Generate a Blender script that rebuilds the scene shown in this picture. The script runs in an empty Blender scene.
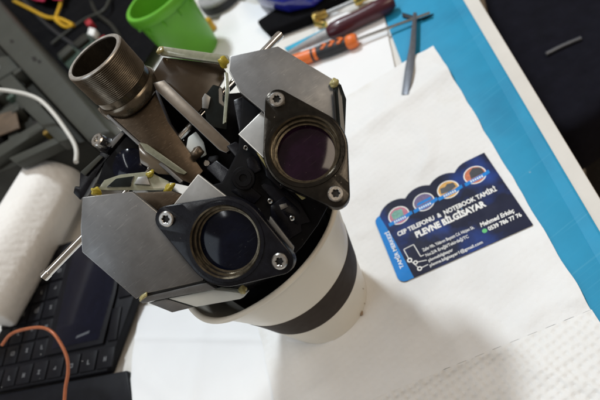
import bpy, bmesh, math, random
from mathutils import Vector, Matrix, noise
random.seed(7)
MM = 0.001                      # every length below is written in millimetres
S = bpy.context.scene
COL = S.collection

# ------------------------------------------------------------------ camera, light, exposure
cd = bpy.data.cameras.new('camera')
cam = bpy.data.objects.new('camera', cd); COL.objects.link(cam)
cam.location = (0, 0, 0.28385)
R_ = Vector((0.780291, -0.442035, -0.442437)); U_ = Vector((0.625416, 0.551498, 0.552)); F_ = Vector((0.0, 0.707428, -0.706785))
cam.matrix_world = Matrix(((R_.x, U_.x, -F_.x, 0), (R_.y, U_.y, -F_.y, 0), (R_.z, U_.z, -F_.z, 0.28385), (0, 0, 0, 1)))
cd.sensor_width = 36; cd.lens = 36 * 519.4 / 600
cd.clip_start = 0.01; cd.clip_end = 50
cd.dof.use_dof = True; cd.dof.focus_distance = 0.238; cd.dof.aperture_fstop = 12
S.camera = cam

W = bpy.data.worlds.new('World'); S.world = W; W.use_nodes = True
bg = W.node_tree.nodes['Background']
bg.inputs[0].default_value = (1.0, 0.84, 0.68, 1); bg.inputs[1].default_value = 0.20

def area_lamp(name, loc, target, size, power, color):
    l = bpy.data.lights.new(name, 'AREA'); l.shape = 'RECTANGLE'; l.size = size[0]; l.size_y = size[1]
    l.energy = power; l.color = color
    o = bpy.data.objects.new(name, l); COL.objects.link(o); o.location = loc
    o.rotation_euler = (Vector(target) - Vector(loc)).to_track_quat('-Z', 'Y').to_euler()
    return o
area_lamp('ceiling_lamp', (0.12, 1.15, 1.75), (0, 0.2, 0), (0.16, 0.26), 25, (0.88, 0.95, 1.0))
area_lamp('window_light', (-1.5, -0.25, 1.2), (0, 0.25, 0), (0.9, 0.9), 5.6, (0.76, 0.88, 1.0))
area_lamp('warm_fill', (1.0, -0.7, 1.7), (0, 0.2, 0), (1.1, 0.5), 11, (1.0, 0.84, 0.66))  # added warm fill, takes over part of the ambient light
area_lamp('highlight_strip', (-0.5, 0.35, 1.9), (-0.1, 0.25, 0), (1.4, 0.06), 6, (0.95, 0.98, 1.0))  # added strip light, gives highlights on the metal cylinders

S.view_settings.view_transform = 'Standard'; S.view_settings.look = 'None'
S.view_settings.exposure = 0.1; S.view_settings.gamma = 1
S.cycles.max_bounces = 10; S.cycles.transmission_bounces = 8

# ------------------------------------------------------------------ materials
def mat(name, col, rough=0.5, metal=0.0, var=0.12, vscale=120, bump=0.0, bscale=600, bdist=0.0002, rvar=0.1,
        specks=0.0, speck_scale=500, speck_col=(0.7, 0.7, 0.68), trans=0.0, ior=1.45, coat=0.0, sheen=0.0, stretch=None,
        bump2=None, stain=None, sss=0.0, spec=0.5, brush=0.0, scratch=None):
    m = bpy.data.materials.new(name); m.use_nodes = True
    nt = m.node_tree; N = nt.nodes; K = nt.links; b = N['Principled BSDF']
    tc = N.new('ShaderNodeTexCoord'); co = tc.outputs['Object']
    if stretch:
        mp = N.new('ShaderNodeMapping'); K.new(co, mp.inputs[0]); mp.inputs['Scale'].default_value = stretch; co = mp.outputs[0]
    nz = N.new('ShaderNodeTexNoise'); nz.inputs['Scale'].default_value = vscale; nz.inputs['Detail'].default_value = 6
    nz.inputs['Roughness'].default_value = 0.65; K.new(co, nz.inputs['Vector'])
    mx = N.new('ShaderNodeMix'); mx.data_type = 'RGBA'
    mx.inputs[6].default_value = (*[c * (1 - var) for c in col], 1); mx.inputs[7].default_value = (*[min(1, c * (1 + var)) for c in col], 1)
    mr0 = N.new('ShaderNodeMapRange'); mr0.inputs[1].default_value = 0.3; mr0.inputs[2].default_value = 0.7
    K.new(nz.outputs[0], mr0.inputs[0]); K.new(mr0.outputs[0], mx.inputs[0]); cout = mx.outputs[2]
    if stain:
        scol, sscale, lo, hi = stain
        sn = N.new('ShaderNodeTexNoise'); sn.inputs['Scale'].default_value = sscale; sn.inputs['Detail'].default_value = 5
        K.new(tc.outputs['Object'], sn.inputs['Vector'])
        sr = N.new('ShaderNodeMapRange'); sr.inputs[1].default_value = lo; sr.inputs[2].default_value = hi; K.new(sn.outputs[0], sr.inputs[0])
        sm = N.new('ShaderNodeMix'); sm.data_type = 'RGBA'; K.new(sr.outputs[0], sm.inputs[0]); K.new(cout, sm.inputs[6])
        sm.inputs[7].default_value = (*scol, 1); cout = sm.outputs[2]
    if specks > 0:
        vo = N.new('ShaderNodeTexVoronoi'); vo.inputs['Scale'].default_value = speck_scale; K.new(tc.outputs['Object'], vo.inputs['Vector'])
        ma = N.new('ShaderNodeMath'); ma.operation = 'LESS_THAN'; ma.inputs[1].default_value = 0.11; K.new(vo.outputs['Distance'], ma.inputs[0])
        sp = N.new('ShaderNodeSeparateColor'); K.new(vo.outputs['Color'], sp.inputs[0])
        mb = N.new('ShaderNodeMath'); mb.operation = 'LESS_THAN'; mb.inputs[1].default_value = specks; K.new(sp.outputs[0], mb.inputs[0])
        mc = N.new('ShaderNodeMath'); mc.operation = 'MULTIPLY'; K.new(ma.outputs[0], mc.inputs[0]); K.new(mb.outputs[0], mc.inputs[1])
        s2 = N.new('ShaderNodeMix'); s2.data_type = 'RGBA'; K.new(mc.outputs[0], s2.inputs[0]); K.new(cout, s2.inputs[6])
        s2.inputs[7].default_value = (*speck_col, 1); cout = s2.outputs[2]
    if scratch:                  # fine handling scratches running one way
        sv, scol2 = scratch
        mp3 = N.new('ShaderNodeMapping'); mp3.inputs['Scale'].default_value = sv; mp3.inputs['Rotation'].default_value = (0.4, 0.3, 0.7); K.new(tc.outputs['Object'], mp3.inputs[0])
        n4 = N.new('ShaderNodeTexNoise'); n4.inputs['Scale'].default_value = 1; n4.inputs['Detail'].default_value = 3; K.new(mp3.outputs[0], n4.inputs['Vector'])
        r4 = N.new('ShaderNodeMapRange'); r4.inputs[1].default_value = 0.60; r4.inputs[2].default_value = 0.74; K.new(n4.outputs[0], r4.inputs[0])
        s4 = N.new('ShaderNodeMix'); s4.data_type = 'RGBA'; K.new(r4.outputs[0], s4.inputs[0]); K.new(cout, s4.inputs[6]); s4.inputs[7].default_value = (*scol2, 1); cout = s4.outputs[2]
    K.new(cout, b.inputs['Base Color'])
    rn = N.new('ShaderNodeTexNoise'); rn.inputs['Scale'].default_value = vscale * 2.3; rn.inputs['Detail'].default_value = 4; K.new(co, rn.inputs['Vector'])
    rr = N.new('ShaderNodeMapRange'); rr.inputs[3].default_value = max(0.02, rough - rvar); rr.inputs[4].default_value = min(1, rough + rvar)
    K.new(rn.outputs[0], rr.inputs[0]); K.new(rr.outputs[0], b.inputs['Roughness'])
    b.inputs['Metallic'].default_value = metal
    b.inputs['Transmission Weight'].default_value = trans; b.inputs['IOR'].default_value = ior
    b.inputs['Coat Weight'].default_value = coat; b.inputs['Coat Roughness'].default_value = 0.08
    b.inputs['Sheen Weight'].default_value = sheen
    if sss: b.inputs['Subsurface Weight'].default_value = sss; b.inputs['Subsurface Radius'].default_value = (0.002, 0.0015, 0.001)
    b.inputs['Specular IOR Level'].default_value = spec
    last = None
    if brush:                    # turning marks: noise drawn out round the bore (UV = radius in mm, turn)
        mp2 = N.new('ShaderNodeMapping'); mp2.inputs['Scale'].default_value = (3.0, 3.0, 1); K.new(tc.outputs['UV'], mp2.inputs[0])
        n3 = N.new('ShaderNodeTexNoise'); n3.inputs['Scale'].default_value = 1.6; n3.inputs['Detail'].default_value = 4; K.new(mp2.outputs[0], n3.inputs['Vector'])
        b3 = N.new('ShaderNodeBump'); b3.inputs['Strength'].default_value = brush; b3.inputs['Distance'].default_value = 0.0002
        K.new(n3.outputs[0], b3.inputs['Height']); last = b3
    if bump > 0:
        bn = N.new('ShaderNodeTexNoise'); bn.inputs['Scale'].default_value = bscale; bn.inputs['Detail'].default_value = 5; K.new(co, bn.inputs['Vector'])
        bp = N.new('ShaderNodeBump'); bp.inputs['Strength'].default_value = bump; bp.inputs['Distance'].default_value = bdist
        K.new(bn.outputs[0], bp.inputs['Height']); last = bp
    if bump2:                    # embossed dimples of paper towel
        st, sc_, di = bump2
        vv = N.new('ShaderNodeTexVoronoi'); vv.inputs['Scale'].default_value = sc_; vv.voronoi_dimensions = '2D'; vv.feature = 'SMOOTH_F1'; vv.inputs['Randomness'].default_value = 0.4
        K.new(tc.outputs['Object'], vv.inputs['Vector'])
        b2 = N.new('ShaderNodeBump'); b2.inputs['Strength'].default_value = st; b2.inputs['Distance'].default_value = di
        K.new(vv.outputs['Distance'], b2.inputs['Height'])
        if last: K.new(last.outputs[0], b2.inputs['Normal'])
        last = b2
    if last: K.new(last.outputs[0], b.inputs['Normal'])
    return m

M = {}
M['table'] = mat('white laminate', (0.72, 0.705, 0.67), 0.42, var=0.05, vscale=25, bump=0.15, bscale=900, stain=((0.56, 0.53, 0.48), 14, 0.6, 0.85))
M['floor'] = mat('brown floor', (0.30, 0.235, 0.17), 0.6, var=0.2, vscale=6)
M['mat'] = mat('blue silicone', (0.013, 0.27, 0.48), 0.55, var=0.06, vscale=40, bump=0.2, bscale=1500, bdist=0.0001, specks=0.05, speck_scale=160, speck_col=(0.12, 0.33, 0.5), stain=((0.010, 0.19, 0.36), 16, 0.55, 0.85), scratch=((12, 700, 700), (0.035, 0.30, 0.50)))
M['towel'] = mat('soft tissue', (0.78, 0.785, 0.785), 0.95, var=0.02, vscale=60, bump=0.35, bscale=900, bdist=0.0004, bump2=(0.35, 230, 0.0010), sheen=0.2, stain=((0.68, 0.665, 0.62), 22, 0.6, 0.8))
M['towel_e'] = mat('embossed tissue', (0.78, 0.78, 0.77), 0.95, var=0.02, vscale=60, bump=0.3, bscale=700, bdist=0.0004, bump2=(0.75, 250, 0.0017), sheen=0.2)
M['paper'] = mat('white printer paper', (0.80, 0.81, 0.82), 0.8, var=0.015, vscale=30, bump=0.12, bscale=400, bdist=0.0002)
M['paper_roll'] = mat('paper roll tissue', (0.80, 0.78, 0.75), 0.95, var=0.03, vscale=30, bump=0.6, bscale=140, bdist=0.0014, sheen=0.2, bump2=(0.5, 200, 0.0010))
M['cup'] = mat('cup paper', (0.76, 0.725, 0.64), 0.42, var=0.025, vscale=35, bump=0.12, bscale=260, bdist=0.0003, coat=0.15)
M['cup_band'] = mat('dark printed band', (0.034, 0.025, 0.020), 0.6, spec=0.15, var=0.12, vscale=90)
M['stain'] = mat('coffee stain', (0.30, 0.21, 0.14), 0.6, var=0.3, vscale=200)
M['black'] = mat('black anodised metal', (0.0045, 0.0045, 0.007), 0.27, 0.0, spec=0.24, var=0.4, vscale=160, bump=0.1, bscale=1200, specks=0.05, speck_scale=800, speck_col=(0.08, 0.08, 0.075), rvar=0.15)
M['blackmat'] = mat('matt black interior', (0.004, 0.004, 0.005), 0.6, 0.0, spec=0.12, var=0.5, vscale=120, specks=0.05, speck_scale=700, speck_col=(0.07, 0.07, 0.07))
M['bronze_tone'] = mat('worn black anodised metal with lit sheen', (0.032, 0.029, 0.025), 0.19, 0.9, var=0.3, vscale=140, rvar=0.10, specks=0.08, speck_scale=500, speck_col=(0.35, 0.32, 0.27), brush=0.22)  # worn black like the other flange, its lit sheen put into the colour
M['brass'] = mat('worn brass thread', (0.13, 0.11, 0.078), 0.22, 0.95, var=0.5, vscale=300)
M['tube'] = mat('bronze brown metal', (0.135, 0.112, 0.084), 0.26, 0.9, var=0.25, vscale=160, rvar=0.12, bump=0.1, bscale=900)
M['tube_rim'] = mat('bare metal rim', (0.55, 0.52, 0.48), 0.32, 0.9, var=0.1, vscale=200)
M['arm'] = mat('brown grey metal', (0.060, 0.043, 0.028), 0.42, 0.75, var=0.2, vscale=150, rvar=0.12, scratch=((60, 2600, 2600), (0.13, 0.10, 0.075)))
M['arm2'] = mat('lighter grey brown metal', (0.085, 0.063, 0.043), 0.42, 0.5, var=0.15, vscale=150)
M['plate'] = mat('grey ground metal', (0.165, 0.167, 0.170), 0.45, 0.6, var=0.16, vscale=70, rvar=0.14, scratch=((40, 2600, 2600), (0.23, 0.23, 0.23)), specks=0.06, speck_scale=700, speck_col=(0.38, 0.38, 0.37), bump=0.08, bscale=800)
M['shim'] = mat('bright satin aluminium', (0.21, 0.205, 0.195), 0.42, 0.75, var=0.10, vscale=200, rvar=0.08)
M['plate_edge'] = mat('bare plate edge', (0.34, 0.34, 0.335), 0.3, 0.85, var=0.3, vscale=400)
M['edge'] = mat('bare cut edge', (0.62, 0.60, 0.56), 0.4, 0.6, var=0.1, vscale=300)
M['mirror'] = mat('mirror with dark reflection in colour', (0.042, 0.029, 0.018), 0.25, 0.0, spec=0.3, var=0.2, vscale=60)  # brown is the dark reflection in the mirror, put into its colour
M['steel'] = mat('bright steel', (0.66, 0.65, 0.63), 0.12, 1.0, var=0.06, vscale=300, rvar=0.05)
M['screw'] = mat('steel screw', (0.50, 0.48, 0.45), 0.28, 1.0, var=0.2, vscale=500)
M['socket'] = mat('dark screw socket', (0.02, 0.02, 0.02), 0.5, 0.6)
M['lens_red'] = mat('dark purple coated glass', (0.010, 0.003, 0.009), 0.10, 0.0, spec=0.35, var=0.5, vscale=90, specks=0.10, speck_scale=900, speck_col=(0.07, 0.05, 0.05), scratch=((25, 1500, 1500), (0.018, 0.010, 0.014)), rvar=0.04)
M['lens_blue'] = mat('dark blue coated glass', (0.003, 0.004, 0.010), 0.10, 0.0, spec=0.22, var=0.5, vscale=90, specks=0.12, speck_scale=900, speck_col=(0.07, 0.075, 0.08), scratch=((25, 1500, 1500), (0.010, 0.012, 0.018)), rvar=0.04)
M['glass'] = mat('clear glass', (0.93, 0.96, 0.94), 0.04, 0.0, var=0.01, trans=0.95, ior=1.5, rvar=0.02)
M['paper_white'] = mat('paper-white glass', (0.80, 0.83, 0.80), 0.55, 0.0, var=0.04, vscale=100, trans=0.35, ior=1.45)  # white of the paper behind put into the glass colour
M['darkglass'] = mat('dark prism glass', (0.010, 0.013, 0.013), 0.06, 0.0, spec=0.3, var=0.3, rvar=0.03)
M['glue'] = mat('yellow glue', (0.66, 0.54, 0.08), 0.18, 0.0, var=0.25, vscale=300, trans=0.5)
M['glue_pale'] = mat('pale yellow glue', (0.50, 0.44, 0.20), 0.22, 0.0, var=0.2, vscale=300, trans=0.4)
M['paleglass'] = mat('pale glass edge', (0.36, 0.37, 0.28), 0.18, 0.0, var=0.2, vscale=250, trans=0.35)
M['brownprism'] = mat('brown tinted glass', (0.13, 0.105, 0.075), 0.14, 0.1, var=0.2, vscale=80, coat=0.4)
M['card'] = mat('navy card print', (0.009, 0.011, 0.034), 0.55, spec=0.2, var=0.25, vscale=50, stain=((0.02, 0.07, 0.36), 30, 0.48, 0.76), specks=0.05, speck_scale=260, speck_col=(0.2, 0.35, 0.6))
M['card_edge'] = mat('white card stock', (0.75, 0.75, 0.73), 0.7)
M['card_blue'] = mat('bright blue print', (0.012, 0.21, 0.62), 0.55, spec=0.2, var=0.05)
M['white_ink'] = mat('white print', (0.82, 0.82, 0.80), 0.5, var=0.03)
M['pink_ink'] = mat('pink print', (0.36, 0.05, 0.11), 0.4, var=0.3, vscale=500)
M['violet_ink'] = mat('violet print', (0.07, 0.03, 0.14), 0.4, var=0.5, vscale=400)
M['yellow_ink'] = mat('yellow print', (0.62, 0.32, 0.03), 0.4, var=0.2, vscale=400)
M['orange_ink'] = mat('orange print', (0.52, 0.13, 0.04), 0.4, var=0.3, vscale=400)
M['dark_ink'] = mat('dark print', (0.02, 0.02, 0.025), 0.4, var=0.5, vscale=400)
M['teal_ink'] = mat('teal print', (0.05, 0.25, 0.18), 0.4, var=0.5, vscale=400)
M['green_ink'] = mat('green print', (0.05, 0.45, 0.10), 0.4)
M['green'] = mat('green plastic', (0.115, 0.40, 0.025), 0.42, var=0.08, vscale=30, bump=0.1, bscale=200)
M['orange'] = mat('orange plastic', (0.72, 0.16, 0.025), 0.4, var=0.08)
M['grip'] = mat('black rubber grip', (0.016, 0.017, 0.020), 0.55, var=0.2, specks=0.04, speck_scale=300)
M['maroon'] = mat('dark maroon plastic', (0.060, 0.010, 0.018), 0.32, var=0.15, coat=0.2)
M['greytool'] = mat('grey coated steel', (0.13, 0.14, 0.16), 0.42, 0.5, var=0.15, vscale=150)
M['cyan'] = mat('cyan plastic', (0.03, 0.36, 0.55), 0.4)
M['clearish'] = mat('translucent grey plastic', (0.45, 0.46, 0.47), 0.25, trans=0.3, var=0.15, vscale=60)
M['blackcloth'] = mat('black fabric', (0.004, 0.004, 0.005), 0.9, spec=0.1, var=0.3, vscale=120, bump=0.4, bscale=700)
M['navycloth'] = mat('navy black fabric', (0.006, 0.006, 0.011), 0.85, spec=0.15, var=0.3, vscale=50, bump=0.3, bscale=900)
M['bluecase'] = mat('glossy blue plastic', (0.018, 0.022, 0.30), 0.2, var=0.4, vscale=25, coat=0.6)
M['redcloth'] = mat('pink red cloth', (0.42, 0.015, 0.06), 0.8, var=0.25, vscale=40)
M['yellow'] = mat('yellow plastic', (0.62, 0.36, 0.02), 0.4, var=0.1)
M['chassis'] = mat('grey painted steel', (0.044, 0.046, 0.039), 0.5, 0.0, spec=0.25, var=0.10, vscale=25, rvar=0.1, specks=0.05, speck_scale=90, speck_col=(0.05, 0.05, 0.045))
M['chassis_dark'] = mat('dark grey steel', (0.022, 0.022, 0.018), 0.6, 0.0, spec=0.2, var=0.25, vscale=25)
M['rust'] = mat('rusty brown stain', (0.085, 0.055, 0.032), 0.7, var=0.35, vscale=60)
M['whitecable'] = mat('white cable sheath', (0.55, 0.54, 0.50), 0.45, var=0.05)
M['key'] = mat('black key plastic', (0.006, 0.0063, 0.009), 0.45, spec=0.2, var=0.2, vscale=100, specks=0.03, speck_scale=400)
M['keybody'] = mat('black keypad body', (0.005, 0.0053, 0.008), 0.5, spec=0.2, var=0.25, vscale=80)
M['legend'] = mat('grey white legend', (0.17, 0.175, 0.185), 0.5)
M['screen'] = mat('dark glossy screen', (0.005, 0.006, 0.014), 0.14, var=0.2, spec=0.3, rvar=0.04)
M['copper'] = mat('orange brown wire', (0.36, 0.11, 0.045), 0.4, 0.2, var=0.2, vscale=200)
M['gold'] = mat('brass fitting', (0.60, 0.42, 0.12), 0.28, 0.9, var=0.15)
M['pcb'] = mat('dark circuit board', (0.035, 0.06, 0.045), 0.5, var=0.4, vscale=80)
M['redbit'] = mat('red plastic', (0.35, 0.02, 0.03), 0.45)

# ------------------------------------------------------------------ building helpers (mm in, metres out)
def new_obj(name, me, parent=None):
    o = bpy.data.objects.new(name, me); COL.objects.link(o)
    if parent: o.parent = parent
    return o
def origin(parent):
    v = Vector((0, 0, 0)); p = parent
    while p:
        v += p.location; p = p.parent
    return v
def thing(name, label, cat, loc, group=None):
    o = bpy.data.objects.new(name, None); COL.objects.link(o); o.location = Vector(loc) * MM; o.empty_display_size = 0.01
    o['label'] = label; o['category'] = cat
    if group: o['group'] = group
    return o
def tag(o, label, cat, group=None):
    o['label'] = label; o['category'] = cat
    if group: o['group'] = group
    return o
def struct(o): o['kind'] = 'structure'; return o

def finish(name, bm, m, parent=None, bevel=0.0, smooth=True, angle=35, segs=2, edge_m=False):
    """bm holds world coordinates in mm; a top-level mesh keeps its origin at its own base centre"""
    bmesh.ops.recalc_face_normals(bm, faces=bm.faces)
    if bevel:
        es = [e for e in bm.edges if len(e.link_faces) == 2 and e.calc_face_angle(0) > math.radians(angle)]
        bmesh.ops.bevel(bm, geom=es, offset=bevel, segments=segs, affect='EDGES', profile=0.5, clamp_overlap=True, material=1 if edge_m else -1)
    me = bpy.data.meshes.new(name)
    for v in bm.verts: v.co *= MM
    if parent: base = origin(parent)
    else:
        xs = [v.co for v in bm.verts]
        base = Vector(((min(c.x for c in xs) + max(c.x for c in xs)) / 2, (min(c.y for c in xs) + max(c.y for c in xs)) / 2, min(c.z for c in xs)))
    for v in bm.verts: v.co -= base
    if smooth:
        for f in bm.faces: f.smooth = True
    bm.to_mesh(me); bm.free()
    if smooth: me.set_sharp_from_angle(angle=math.radians(angle))
    ms = m if isinstance(m, (list, tuple)) else [m]
    for k in ms: me.materials.append(M[k])
    o = new_obj(name, me, parent)
    if not parent: o.location = base
    return o
def prism_bm(front, vec, bm=None):
    bm = bm or bmesh.new(); v = Vector(vec)
    a = [bm.verts.new(p) for p in front]; b = [bm.verts.new(Vector(p) + v) for p in front]
    n = len(a); bm.faces.new(a); bm.faces.new(b[::-1])
    for i in range(n): bm.faces.new((a[i], b[i], b[(i + 1) % n], a[(i + 1) % n]))
    return bm
def prism(name, front, vec, m, parent=None, bevel=0.3, **k):
    return finish(name, prism_bm(front, vec), m, parent, bevel, **k)
def slab(name, pts, z0, z1, m, parent=None, bevel=0.3, **k):
    return prism(name, [(p[0], p[1], z0) for p in pts], (0, 0, z1 - z0), m, parent, bevel, **k)
def hull(name, pts, m, parent=None, bevel=0.4, **k):
    bm = bmesh.new()
    vs = [bm.verts.new(p) for p in pts]
    r = bmesh.ops.convex_hull(bm, input=vs)
    bmesh.ops.delete(bm, geom=[g for g in r['geom_interior'] if isinstance(g, bmesh.types.BMVert)], context='VERTS')
    bmesh.ops.dissolve_limit(bm, angle_limit=0.02, verts=bm.verts, edges=bm.edges)
    return finish(name, bm, m, parent, bevel, **k)
def frame(axis, ref=None):
    a = Vector(axis).normalized(); r = Vector(ref) if ref else (Vector((1, 0, 0)) if abs(a.x) < 0.8 else Vector((0, 1, 0)))
    e1 = (r - a * r.dot(a)).normalized(); return e1, a.cross(e1), a
def lathe_bm(prof, org, axis, seg=48, bm=None, closed=False, ref=None, rfun=None):
    bm = bm or bmesh.new(); e1, e2, a = frame(axis, ref); o = Vector(org); rings = []
    for r, z in prof:
        if r <= 1e-6: rings.append([bm.verts.new(o + a * z)]); continue
        ring = []
        for i in range(seg):
            t = 2 * math.pi * i / seg; rr = r * (rfun(t, z) if rfun else 1)
            ring.append(bm.verts.new(o + a * z + e1 * (rr * math.cos(t)) + e2 * (rr * math.sin(t))))
        rings.append(ring)
    prs = list(zip(rings, rings[1:])) + ([(rings[-1], rings[0])] if closed else [])
    for A, B in prs:
        for i in range(seg):
            j = (i + 1) % seg
            if len(A) == 1 and len(B) == 1: break
            if len(A) == 1: bm.faces.new((A[0], B[i], B[j]))
            elif len(B) == 1: bm.faces.new((A[i], B[0], A[j]))
            else: bm.faces.new((A[i], B[i], B[j], A[j]))
    return bm
def lathe(name, prof, org, axis, m, parent=None, seg=48, bevel=0, **k):
    kk = {q: k.pop(q) for q in ('closed', 'ref', 'rfun') if q in k}
    return finish(name, lathe_bm(prof, org, axis, seg, **kk), m, parent, bevel, **k)
def spline(pts, n=8):
    P = [Vector(p) for p in pts]; P = [P[0] * 2 - P[1]] + P + [P[-1] * 2 - P[-2]]; out = []
    for i in range(1, len(P) - 2):
        for k in range(n):
            t = k / n; a, b, c, d = P[i - 1:i + 3]
            out.append(0.5 * ((2 * b) + (c - a) * t + (2 * a - 5 * b + 4 * c - d) * t * t + (3 * b - a - 3 * c + d) * t ** 3))
    out.append(P[-2]); return out
def tube_bm(path, r, seg=10, bm=None):
    bm = bm or bmesh.new(); rings = []; prev = None
    for i, p in enumerate(path):
        t = (path[min(i + 1, len(path) - 1)] - path[max(i - 1, 0)]).normalized()
        if prev is None: e1, e2, _ = frame(t)
        else:
            e1 = (prev - t * prev.dot(t)).normalized(); e2 = t.cross(e1)
        prev = e1; rr = r(i / (len(path) - 1)) if callable(r) else r
        rings.append([bm.verts.new(p + e1 * rr * math.cos(2 * math.pi * k / seg) + e2 * rr * math.sin(2 * math.pi * k / seg)) for k in range(seg)])
    for A, B in zip(rings, rings[1:]):
        for k in range(seg): bm.faces.new((A[k], B[k], B[(k + 1) % seg], A[(k + 1) % seg]))
    bm.faces.new(rings[0][::-1]); bm.faces.new(rings[-1]); return bm
def tube(name, pts, r, m, parent=None, seg=10, n=8, **k):
    return finish(name, tube_bm(spline(pts, n) if n > 1 else [Vector(p) for p in pts], r, seg), m, parent, **k)
def blob(name, c, r, m, parent, sx=1, sy=1, sz=1, seed=0):
    bm = bmesh.new(); bmesh.ops.create_icosphere(bm, subdivisions=3, radius=1)
    for v in bm.verts:
        d = v.co.copy(); k = 1 + 0.5 * noise.noise(d * 1.2 + Vector((seed, 3.1 * seed, 0)))
        v.co = Vector(c) + Vector((d.x * r * sx * k, d.y * r * sy * k, d.z * r * sz * k))
    return finish(name, bm, m, parent, angle=180)
def sheet(name, corners, z, m, parent=None, nx=60, ny=60, amp=1.0, scale=0.03, thick=0.25, edge=0.0, curl=None, seed=0, zfun=None, iedge=1, jedge=1, slit=0.0):
    """a soft sheet of four ground corners with wrinkles and a real thickness"""
    A, B, C, Dd = [Vector((p[0], p[1], 0)) for p in corners]; bm = bmesh.new(); g = []
    for j in range(ny + 1):
        row = []
        for i in range(nx + 1):
            u, v = i / nx, j / ny
            p = A * (1 - u) * (1 - v) + B * u * (1 - v) + C * u * v + Dd * (1 - u) * v
            ed = edge * noise.noise(Vector((p.x * 0.07 + seed, p.y * 0.07, 5.0)))
            if i in (0, nx): p = p + (B - A).normalized() * (ed if i == 0 else ed * iedge - (slit if j % 7 < 4 and j < ny * 0.45 else 0))
            if j in (0, ny): p = p + (Dd - A).normalized() * ed * jedge
            h = z + amp * (0.5 + noise.noise(Vector((p.x * scale + seed, p.y * scale, seed * 1.3))) * 0.8 + 0.3 * noise.noise(Vector((p.x * scale * 3, p.y * scale * 3 + seed, 1.0))))
            h += amp * 0.7 * max(0, 1 - abs(noise.noise(Vector((p.x * scale * 0.6 + 9 + seed, p.y * scale * 0.6, 3.0)))) * 7)
            if curl: h += curl(u, v)
            if zfun: h = zfun(p.x, p.y, h)
            row.append(bm.verts.new((p.x, p.y, max(h, z * 0.6))))
        g.append(row)
    for j in range(ny):
        for i in range(nx): bm.faces.new((g[j][i], g[j][i + 1], g[j + 1][i + 1], g[j + 1][i]))
    if thick:
        ext = bmesh.ops.extrude_face_region(bm, geom=bm.faces[:])
        for v in [q for q in ext['geom'] if isinstance(q, bmesh.types.BMVert)]: v.co.z += thick
    return finish(name, bm, m, parent, angle=60)

# ------------------------------------------------------------------ setting: floor, table
fb = bmesh.new(); bmesh.ops.create_grid(fb, x_segments=1, y_segments=1, size=4000)
for v in fb.verts: v.co.z = -740
struct(finish('floor', fb, 'floor'))
def edge_x(y, x0=134.4, y0=134.7, k=0.4456): return x0 + k * (y - y0)     # right-hand edge of the table top
tb = struct(slab('table', [(edge_x(-120), -120), (edge_x(1700), 1700), (-700, 1700), (-700, -120)], -28, 0, 'table', bevel=1.5))

# chair standing on the floor beyond the table edge
seat_pts = [(448.5, 661.8), (597.3, 358.2), (495.3, 265.4), (340.2, 283.1), (262.8, 290.3), (243.2, 315.2), (292.3, 427.4)]
ch = thing('chair', 'dark navy upholstered chair seat on the floor beyond the white table edge', 'chair', (seat_pts[4][0] + 60, seat_pts[4][1] + 80, -740))
slab('seat', seat_pts, -260, -170, 'navycloth', ch, bevel=14, segs=4)
cxs = sum(p[0] for p in seat_pts) / 7; cys = sum(p[1] for p in seat_pts) / 7
lathe('post', [(0, -735), (26, -735), (26, -262), (0, -262)], (cxs, cys, 0), (0, 0, 1), 'grip', ch)
for i in range(5):
    a = i * 2 * math.pi / 5
    tube('leg', [(cxs, cys, -700), (cxs + 110 * math.cos(a), cys + 110 * math.sin(a), -712), (cxs + 230 * math.cos(a), cys + 230 * math.sin(a), -728)], 12, 'grip', ch)
tube('light_streak', [(323.0, 386.8, -167.0), (340.7, 381.2, -167.0), (359.5, 373.0, -167.0)], 2.2, 'greytool', ch)  # highlight streak on the seat, built as a thin grey tube

# ------------------------------------------------------------------ blue silicone mat and papers
def mx(y, off): return 117.0 + 0.4354 * (y - 118.7) + off
mt = thing('silicone_mat', 'blue silicone work mat lying along the right edge of the white table', 'mat', (60, 250, 0))
slab('sheet', [(mx(-60, 0), -60), (mx(760, 0), 760), (mx(760, -74), 760), (mx(-60, -260), -60)][:2] + [(mx(760, -72), 760), (mx(-60, -72), -60)], 0.2, 1.6, 'mat', mt, bevel=0.4)
slab('border', [(mx(-60, -1.5), -60), (mx(760, -1.5), 760), (mx(760, -9), 760), (mx(-60, -9), -60)], 1.6, 1.68, 'mat', mt, bevel=0)

pb = sheet('paper_sheet', [(4.5, 406.9), (144.0, 464.5), (170.3, 406.1), (108.6, 291.6)], 1.9, 'paper', nx=40, ny=40, amp=0.5, scale=0.012, edge=0.5, seed=3)
tag(pb, 'white paper sheet under the orange and maroon screwdrivers', 'paper')
pa = sheet('paper_sheet', [(3.1, 559.7), (88.2, 631.6), (121.9, 521.7), (63.3, 486.0)], 0.5, 'paper', nx=30, ny=30, amp=2.5, scale=0.012, edge=0.5, seed=9)
tag(pa, 'white paper sheet with a pointed corner between green bucket and black pouch', 'paper')
pc = sheet('paper_sheet', [(-152.4, 302.1), (-188.7, 218.9), (-62.8, 117.6), (-25.5, 194.9)], 0.4, 'paper', nx=50, ny=50, amp=1.8, scale=0.02, edge=0.7, seed=5, curl=lambda u, v: 1.1 * math.exp(-((u - 0.30 - 0.04 * v) / 0.02) ** 2) + 0.9 * math.exp(-((v - 0.42 + 0.1 * u) / 0.03) ** 2))
tag(pc, 'bright white paper sheet in front of the cup beside the black keypad', 'paper')

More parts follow.
